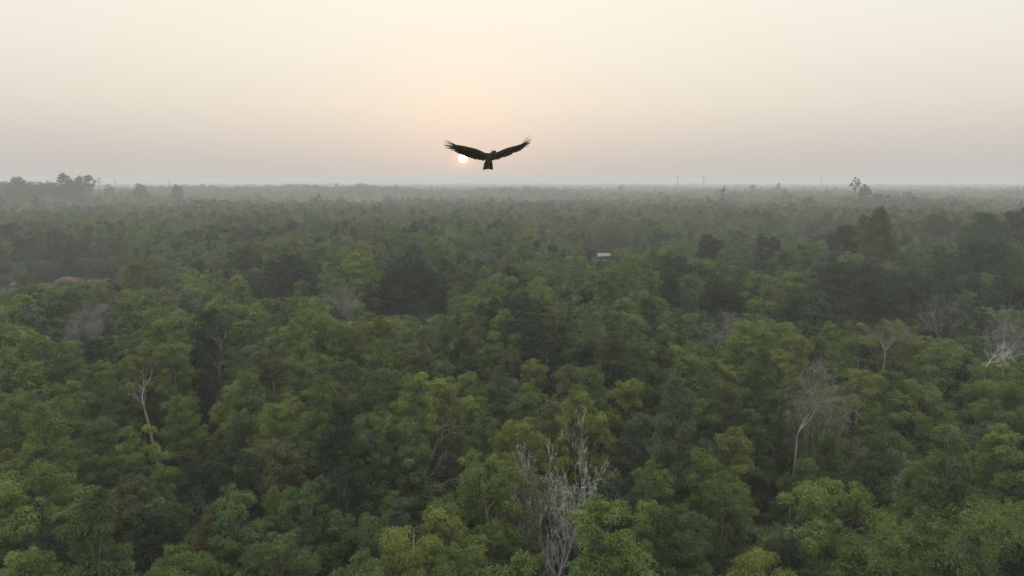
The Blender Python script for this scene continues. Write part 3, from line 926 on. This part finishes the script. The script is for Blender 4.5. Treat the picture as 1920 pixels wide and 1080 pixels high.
def wood(name, sources, pts, idx, scl, rot, tint, label):
    me = bpy.data.meshes.new(name)
    me.vertices.add(len(pts)); me.vertices.foreach_set('co', np.asarray(pts, np.float32).ravel())
    for nm, ty, field, data in (('idx', 'INT', 'value', idx.astype(np.int32)), ('scl', 'FLOAT_VECTOR', 'vector', scl.astype(np.float32)),
                                ('rotv', 'FLOAT_VECTOR', 'vector', rot.astype(np.float32)), ('tint', 'FLOAT_COLOR', 'color', tint.astype(np.float32))):
        a = me.attributes.new(nm, ty, 'POINT'); a.data.foreach_set(field, data.ravel())
    o = bpy.data.objects.new(name, me); C.objects.link(o)
    o['kind'] = 'stuff'; o['label'] = label; o['category'] = 'forest'
    ng = bpy.data.node_groups.new(name + '_nodes', 'GeometryNodeTree')
    ng.interface.new_socket('Geometry', in_out='INPUT', socket_type='NodeSocketGeometry')
    ng.interface.new_socket('Geometry', in_out='OUTPUT', socket_type='NodeSocketGeometry')
    N, L = ng.nodes.new, ng.links.new
    gi = N('NodeGroupInput'); go = N('NodeGroupOutput')
    jn = N('GeometryNodeJoinGeometry')
    for s_ in sources:
        oi = N('GeometryNodeObjectInfo'); oi.inputs['Object'].default_value = s_; oi.inputs['As Instance'].default_value = True
        L(oi.outputs['Geometry'], jn.inputs[0])
    ip = N('GeometryNodeInstanceOnPoints'); L(gi.outputs[0], ip.inputs['Points']); L(jn.outputs[0], ip.inputs['Instance'])
    ip.inputs['Pick Instance'].default_value = True

    def attr(nm, ty):
        n_ = N('GeometryNodeInputNamedAttribute'); n_.data_type = ty; n_.inputs[0].default_value = nm
        return n_.outputs['Attribute']
    L(attr('idx', 'INT'), ip.inputs['Instance Index'])
    er = N('FunctionNodeEulerToRotation'); L(attr('rotv', 'FLOAT_VECTOR'), er.inputs[0]); L(er.outputs[0], ip.inputs['Rotation'])
    L(attr('scl', 'FLOAT_VECTOR'), ip.inputs['Scale'])
    L(ip.outputs[0], go.inputs[0])
    md = o.modifiers.new('growth', 'NODES'); md.node_group = ng
    return o


def scatter(spacing, r0, r1, half_deg, g, jitter=.3):
    """hex-ish scatter in the sector the camera looks over"""
    out = []
    y = r0 * .6; k = 0
    ymax = r1
    while y < ymax:
        hw = y * math.tan(R(half_deg)) + 40
        xs = np.arange(-hw, hw, spacing) + (spacing / 2 if k % 2 else 0)
        out.append(np.stack([xs, np.full_like(xs, y)], 1)); y += spacing * .87; k += 1
    p = np.concatenate(out); p += g.normal(0, spacing * jitter, p.shape)
    d = np.hypot(p[:, 0], p[:, 1])
    return p[(d >= r0) & (d < r1)]


g = np.random.default_rng(909)
mid_pts = scatter(3.1, 150, 420, 44, g)
mo = open_ground(mid_pts[:, 0], mid_pts[:, 1])
mid_pts = mid_pts[(mo < .3) & (g.random(len(mid_pts)) > .05)]
lm = np.array([(a_, b_, c_) for a_, b_, c_, _p in LANDMARKS])
dd = np.sqrt(((mid_pts[:, None, :] - lm[None, :, :2]) ** 2).sum(2)) < lm[None, :, 2] + .6
mid_pts = mid_pts[~dd.any(1)]
H1 = np.array([r_[2] for r_ in rest]); X1 = np.array([(r_[0], r_[1]) for r_ in rest])
H2 = np.clip(12.6 * height_factor(mid_pts[:, 0], mid_pts[:, 1]) * g.normal(1, .09, len(mid_pts)), 4.5, 16)
H2 = np.minimum(H2, height_cap(mid_pts[:, 0], mid_pts[:, 1]) - terrain(mid_pts[:, 0], mid_pts[:, 1]))
mid_pts = mid_pts[H2 > 2.5]; H2 = H2[H2 > 2.5]
XY = np.concatenate([X1, mid_pts]); HH = np.concatenate([H1, H2])
pt = wave_noise(XY[:, 0], XY[:, 1], 30, 31)
tint = np.ones((len(XY), 4))
cn = [r_[3] for r_ in rest] + [pick_colour(p_ * .8 - .35, g) for p_ in pt[len(rest):]]
tint[:, :3] = np.array([COLOURS[c_] for c_ in cn]) * g.uniform(.85, 1.15, (len(XY), 1))
pz = terrain(XY[:, 0], XY[:, 1])
scl = np.stack([HH / 13 * g.uniform(.88, 1.2, len(XY))] * 2 + [HH / 13], 1)
scl[:, 0] = np.maximum(scl[:, 0], .75) * 1.05; scl[:, 1] = scl[:, 0]
rot = np.zeros((len(XY), 3)); rot[:, 2] = g.uniform(0, 6.28, len(XY))
wood('middle_forest', MID, np.column_stack([XY, pz]), g.integers(0, 6, len(XY)), scl, rot, tint, 'closed green wood of the middle distance beyond the nearest trees')

fp = np.concatenate([scatter(6.4, 420, 1500, 44, g), scatter(15, 1500, 4600, 40, g)])
fo = open_ground(fp[:, 0], fp[:, 1])
keep = (fo < .5) | (g.random(len(fp)) < .22)
fp = fp[keep]
fd = np.hypot(fp[:, 0], fp[:, 1])
FH = np.clip(12.6 * height_factor(fp[:, 0], fp[:, 1]) * (1 + .13 * wave_noise(fp[:, 0], fp[:, 1], 240, 51)) * g.normal(1, .10, len(fp)) * (1 + .22 * (g.random(len(fp)) < .012)), 4.5, 22)
s = FH / 12.5
fscl = np.stack([np.where(fd > 1500, 1.9, 1.0) * g.uniform(.8, 1.15, len(fp)) * np.clip(s, .7, 1.3)] * 2 + [s * np.where(fd > 1500, 1.12, 1)], 1)
ft = np.ones((len(fp), 4))
ft[:, :3] = np.array([COLOURS[pick_colour(p_ * .7 - .6, g)] for p_ in wave_noise(fp[:, 0], fp[:, 1], 70, 35)]) * g.uniform(.8, 1.2, (len(fp), 1))
frot = np.zeros((len(fp), 3)); frot[:, 2] = g.uniform(0, 6.28, len(fp))
wood('far_forest', FARL, np.column_stack([fp, terrain(fp[:, 0], fp[:, 1])]), g.integers(0, 4, len(fp)), fscl, frot, ft, 'far hazy woodland reaching to the horizon')

up_ = scatter(2.3, 9, 130, 42, g, .35)
uo = open_ground(up_[:, 0], up_[:, 1])
up_ = up_[(g.random(len(up_)) > .55) & (uo < .8)]
bank = np.column_stack([g.uniform(PALE.x - 14, RED.x + 14, 260), g.uniform(138, 163, 260)])
up_ = np.concatenate([up_, bank[g.random(260) > .78]])
us = g.uniform(.4, 1.2, len(up_))
ut = np.ones((len(up_), 4)); ut[:, :3] = np.array([COLOURS[CK[g.choice([3, 3, 3, 4])]] for _ in up_]) * g.uniform(.8, 1.1, (len(up_), 1))
ur = np.zeros((len(up_), 3)); ur[:, 2] = g.uniform(0, 6.28, len(up_))
wood('undergrowth', SHRUB, np.column_stack([up_, terrain(up_[:, 0], up_[:, 1])]), g.integers(0, 2, len(up_)), np.stack([us] * 3, 1), ur, ut, 'low dark shrubs growing between the trunks of the near wood')

# ================================================================== hut in its clearing
hx, hy = HUT.x, 205.0
hz = float(terrain(hx, hy))
roof_z = at_y(1128, 479, hy).z
hut = empty('open_hut', (hx, hy, hz), 'small open-sided hut with a pale metal roof among the trees', 'hut')
hut.rotation_euler = (0, 0, R(18))
hh = max(2.2, roof_z - hz)


def box(bm, c, sx, sy, sz, rot=None):
    m = Matrix.Translation(c) @ (rot.to_4x4() if rot is not None else Matrix.Identity(4)) @ Matrix.Diagonal((sx, sy, sz, 1))
    bmesh.ops.create_cube(bm, size=1.0, matrix=m)


def bm_obj(name, bm, mat, parent):
    me = bpy.data.meshes.new(name); bm.to_mesh(me); bm.free()
    return put(name, me, mat, parent)


LX, LY = 4.3, 3.0
for sx in (-1, 1):
    for sy in (-1, 1):
        bm = bmesh.new(); box(bm, (sx * LX * .42, sy * LY * .40, hh / 2 - .15), .14, .14, hh + .3)
        bm_obj('post', bm, M_POST, hut)
# roof: two pitches of ribbed sheets
for side in (-1, 1):
    for k in range(6):
        x0 = -LX / 2 - .25 + k * (LX + .5) / 6; x1 = x0 + (LX + .5) / 6 + .04
        V = []; n = 9
        for q in range(n):
            xx = x0 + (x1 - x0) * q / (n - 1); rip = .02 * math.cos(q * math.pi)
            for s_, z_ in ((0.0, hh + .75), (side * (LY / 2 + .45), hh - .05)):
                for th in (0, -.02):
                    V.append((xx, s_, z_ + rip + th + .004 * (k % 2)))
        V = np.array(V); F = []
        for q in range(n - 1):
            b = q * 4
            F += [(b, b + 4, b + 6, b + 2), (b + 1, b + 3, b + 7, b + 5), (b, b + 1, b + 5, b + 4), (b + 2, b + 6, b + 7, b + 3)]
        F += [(0, 2, 3, 1), (4 * (n - 1), 4 * (n - 1) + 1, 4 * (n - 1) + 3, 4 * (n - 1) + 2)]
        put('roof_sheet', mesh_from('roof_sheet', V, np.array(F)), M_ROOF, hut)
bm = bmesh.new(); box(bm, (0, 0, hh + .62), LX + .3, .10, .14); bm_obj('ridge_beam', bm, M_POST, hut)
for sy in (-1, 1):
    bm = bmesh.new(); box(bm, (0, sy * LY * .40, hh + .03), LX, .10, .12); bm_obj('eave_beam', bm, M_POST, hut)

# ================================================================== pylon and masts on the skyline
def lattice(px, py, y, base, top, label, name, arms):
    p = at_y(px, py, y); zb = float(terrain(p.x, y)); H = p.z - zb
    root = empty(name, (p.x, y, zb), label, 'pylon' if arms else 'mast', 'masts on the skyline')
    segs = []
    n = 8
    for q in range(n):
        for (a_, b_) in (((-1, -1), (1, -1)), ((1, -1), (1, 1)), ((1, 1), (-1, 1)), ((-1, 1), (-1, -1))):
            w0 = base + (top - base) * q / n; w1 = base + (top - base) * (q + 1) / n
            z0, z1 = H * q / n, H * (q + 1) / n
            segs.append((a_[0] * w0, a_[1] * w0, z0 - (.4 if q == 0 else 0), a_[0] * w1, a_[1] * w1, z1, .16, .16))
            segs.append((a_[0] * w0, a_[1] * w0, z0, b_[0] * w1, b_[1] * w1, z1, .09, .09))
            segs.append((a_[0] * w1, a_[1] * w1, z1, b_[0] * w1, b_[1] * w1, z1, .09, .09))
    put('lattice_tower', tube_mesh(name, segs), M_STEEL, root)
    for f_ in arms:
        z_ = H * f_; s = [(-4.5, 0, z_, 4.5, 0, z_, .14, .14), (-4.5, 0, z_, 0, 0, z_ + 1.2, .1, .1), (4.5, 0, z_, 0, 0, z_ + 1.2, .1, .1)]
        put('cross_arm', tube_mesh('arm', s), M_STEEL, root)
    return root


lattice(185, 333, 850, 1.6, .5, 'hazy lattice power pylon beside the umbrella tree', 'power_pylon', (.95, .85))
lattice(215, 337, 1300, 1.8, .6, 'fainter hazy lattice power pylon farther along the line', 'power_pylon', (.95, .85))
lattice(317, 337, 1300, 1.5, .5, 'faint slim power pylon above the round skyline trees', 'power_pylon', (.95,))
lattice(1271, 329, 1000, .6, .35, 'thin dark radio mast standing above the skyline wood', 'radio_mast', ())
lattice(1320, 329, 1080, .5, .3, 'fainter thin radio mast beside the dark one', 'radio_mast', ())
lattice(1540, 331, 1150, .5, .3, 'lone faint radio mast near the ragged lopsided tree', 'radio_mast', ())

# ================================================================== the kite
BY = 12.5
KZ = BY / FPX / math.cos(R(PITCH)) / 9.0 * 1.012      # metres for one pixel of the nine-fold enlargement
bc = at_y(810 + 960 / 9, 230 + 600 / 9, BY)
bird = empty('kite_bird', bc, 'dark brown kite with raised fingered wings gliding before the low sun', 'bird')


def BP(u, v, f=0.0):
    """enlarged picture place -> bird space; f = metres forward along the body"""
    X_ = (u - 960) * KZ; Z_ = (600 - v) * KZ
    nn_ = (Z_ - .62 * f) / .78
    return np.array((X_, f * .78 - nn_ * .62, Z_))


def loft(rings):
    n = len(rings[0]); V = np.concatenate(rings); F = []
    for q in range(len(rings) - 1):
        for k in range(n):
            F.append((q * n + k, q * n + (k + 1) % n, (q + 1) * n + (k + 1) % n, (q + 1) * n + k))
    T = []
    for k in range(1, n - 1):
        T.append((0, k + 1, k)); b = (len(rings) - 1) * n; T.append((b, b + k, b + k + 1))
    return V, F, T


NRM = np.array((0, -.62, .78))
# arm of each wing: leading and trailing outline
WING = [(385, 382, 462, .03), (470, 388, 505, .045), (560, 402, 545, .055), (650, 422, 575, .06), (740, 442, 598, .065), (820, 474, 612, .065), (885, 508, 622, .05), (960, 520, 625, .04),
        (1040, 512, 622, .04), (1105, 496, 610, .05), (1170, 468, 585, .06), (1240, 440, 560, .065), (1320, 418, 530, .06), (1400, 400, 500, .055), (1480, 376, 462, .045), (1545, 356, 415, .03)]
rings = []
for u, vl, vt, fl in WING:
    vt = vt + 9
    pl, ptr = BP(u, vl, .10), BP(u, vt, -.06)
    th = .006 + .016 * max(0, 1 - abs(u - 960) / 600)
    ring = []
    for k in range(12):
        a_ = 2 * math.pi * k / 12
        s_ = (1 - math.cos(a_)) / 2
        ring.append(pl + (ptr - pl) * s_ + NRM * th * math.sin(a_) * (1.25 - s_))
    rings.append(np.array(ring))
Vw, Fw, Tw = loft(rings)
BODY = [(1052, 470, .30, .006, .006), (1050, 478, .285, .020, .020), (1045, 490, .25, .033, .032), (1030, 508, .20, .034, .034), (1005, 530, .14, .042, .040), (978, 560, .07, .066, .056), (964, 600, .0, .070, .056), (958, 640, -.07, .062, .048), (956, 680, -.14, .050, .034), (955, 720, -.20, .030, .018), (952, 750, -.24, .020, .008)]
rings = []
FW = np.array((0, .78, .62))
for u, v, f, rx, rz in BODY:
    c = BP(u, v, f)
    rings.append(np.array([c + np.array((rx * math.cos(a_), 0, 0)) + NRM * rz * math.sin(a_) for a_ in np.linspace(0, 2 * math.pi, 15)[:-1]]))
Vb, Fb, Tb = loft(rings)
nw = len(Vw)
bme = mesh_from('kite_raw', np.concatenate([Vw, Vb]), np.concatenate([np.array(Fw), np.array(Fb) + nw]), np.concatenate([np.array(Tw), np.array(Tb) + nw]), smooth=True)
bo = bpy.data.objects.new('kite_raw', bme); C.objects.link(bo)
md = bo.modifiers.new('skin', 'REMESH'); md.mode = 'VOXEL'; md.voxel_size = .0065; md.use_smooth_shade = True
dg = bpy.context.evaluated_depsgraph_get()
skin = bpy.data.meshes.new_from_object(bo.evaluated_get(dg))
skin.name = 'kite_body'; skin.materials.clear()
bpy.data.objects.remove(bo); bpy.data.meshes.remove(bme)
body = put('body', skin, M_FEATHER, bird)
g = np.random.default_rng(8)


def feather(p0, p1, w0, w1, bend=0.0, name='feather'):
    """a thin vane with a shaft ridge, from p0 to a rounded or pointed tip p1"""
    p0 = np.array(p0); p1 = np.array(p1); ax = p1 - p0; ln = np.linalg.norm(ax); ax /= ln
    view = np.array((0, -.75, .35)) + g.normal(0, .06, 3)
    sd = np.cross(ax, view); sd /= np.linalg.norm(sd); nn_ = np.cross(sd, ax)
    V, F = [], []
    st = [(0, w0), (.35, w0 * 1.05), (.7, (w0 + w1) / 2), (.9, w1), (1, w1 * .25)]
    for t_, ww in st:
        c = p0 + ax * ln * t_ + np.array((0, 0, bend * t_ * t_))
        V += [c - sd * ww * .5, c + nn_ * .004, c + sd * ww * .5, c - nn_ * .002]
    for q in range(len(st) - 1):
        b = q * 4
        for k in range(4):
            F.append((b + k, b + (k + 1) % 4, b + 4 + (k + 1) % 4, b + 4 + k))
    F += [(0, 1, 2, 3), (4 * len(st) - 4, 4 * len(st) - 1, 4 * len(st) - 2, 4 * len(st) - 3)]
    return put(name, mesh_from('feather', np.array(V), np.array(F)), M_FEATHER, bird)


# fingered primaries
for (a_, b_), (c_, d_), bd in [((430, 395), (268, 325), .012), ((425, 405), (240, 352), .006), ((420, 418), (240, 394), .002), ((415, 430), (245, 402), 0), ((420, 440), (252, 440), 0), ((430, 455), (300, 455), 0), ((455, 475), (350, 480), 0)]:
    feather(BP(a_, b_, .03), BP(c_, d_, -.02 + g.normal(0, .015)), .020, .007, bd)
for (a_, b_), (c_, d_), bd in [((1490, 385), (1570, 300), .004), ((1495, 380), (1630, 248), .006), ((1500, 385), (1655, 285), .004), ((1500, 395), (1640, 322), .006), ((1500, 400), (1640, 355), 0), ((1495, 410), (1628, 375), 0), ((1485, 420), (1605, 412), 0), ((1465, 430), (1550, 435), 0)]:
    feather(BP(a_, b_, .03), BP(c_, d_, -.02 + g.normal(0, .015)), .009 if d_ < 310 else .024, .004 if d_ < 310 else .009, bd)
# flight feathers along the trailing edges
for k, t_ in enumerate(np.linspace(.02, .97, 15)):
    u0 = 440 + (880 - 440) * t_; v0 = np.interp(u0, [x_[0] for x_ in WING], [x_[2] for x_ in WING])
    feather(BP(u0 + 14, v0 - 60, .0), BP(u0 - 16 * (1 - t_), v0 + 14 + g.uniform(-3, 9) + 8 * t_, -.10), .062, .040)
for k, t_ in enumerate(np.linspace(.02, .97, 14)):
    u0 = 1030 + (1500 - 1030) * t_; v0 = np.interp(u0, [x_[0] for x_ in WING], [x_[2] for x_ in WING])
    gap = -30 if k == 9 else 0
    feather(BP(u0 - 10, v0 - 55, .0), BP(u0 + 12 * t_, v0 + 14 + g.uniform(-4, 9) + gap, -.10), .060, .038)
# tail fan, slightly forked
for k, t_ in enumerate(np.linspace(-1, 1, 9)):
    feather(BP(955 + t_ * 44, 660, -.12), BP(950 + t_ * 68, 790 - 14 * (1 - abs(t_)) + g.uniform(-4, 4), -.30), .040, .034)
# ruffled feathers of the nape
for k in range(14):
    u0 = g.uniform(985, 1085); v0 = g.uniform(490, 515)
    feather(BP(u0, v0, .2), BP(u0 + g.normal(0, 8), v0 - g.uniform(16, 32), .2), .012, .005)
# hooked beak
bv = [BP(1052, 474, .295) + np.array((dx, 0, 0)) + NRM * dz for dx, dz in ((-.010, 0), (0, .010), (.010, 0), (0, -.010))] + [BP(1053, 470, .325), BP(1053, 476, .335)]
put('beak', mesh_from('beak', np.array(bv), None, np.array([(0, 1, 4), (1, 2, 4), (2, 3, 5), (3, 0, 5), (0, 4, 5), (2, 5, 4), (0, 2, 1), (0, 3, 2)])), M_BEAK, bird)

# ================================================================== haze: the air itself
HB = FAR + 150
bm = bmesh.new()
box(bm, (0, 0, (HAZE_TOP - 4) / 2 ), 2 * HB, 2 * HB, HAZE_TOP + 4)
me = bpy.data.meshes.new('haze'); bm.to_mesh(me); bm.free()
m, t, N, L, out = nmat('haze_air')
pv = N('ShaderNodeVolumePrincipled'); pv.inputs['Color'].default_value = (.825, .842, .88, 1)
pv.inputs['Density'].default_value = HAZE_DENSITY; pv.inputs['Anisotropy'].default_value = 0.1
L(pv.outputs[0], out.inputs['Volume'])
put('haze', me, m, kind='stuff', label='grey morning haze lying over the whole wood', category='haze')
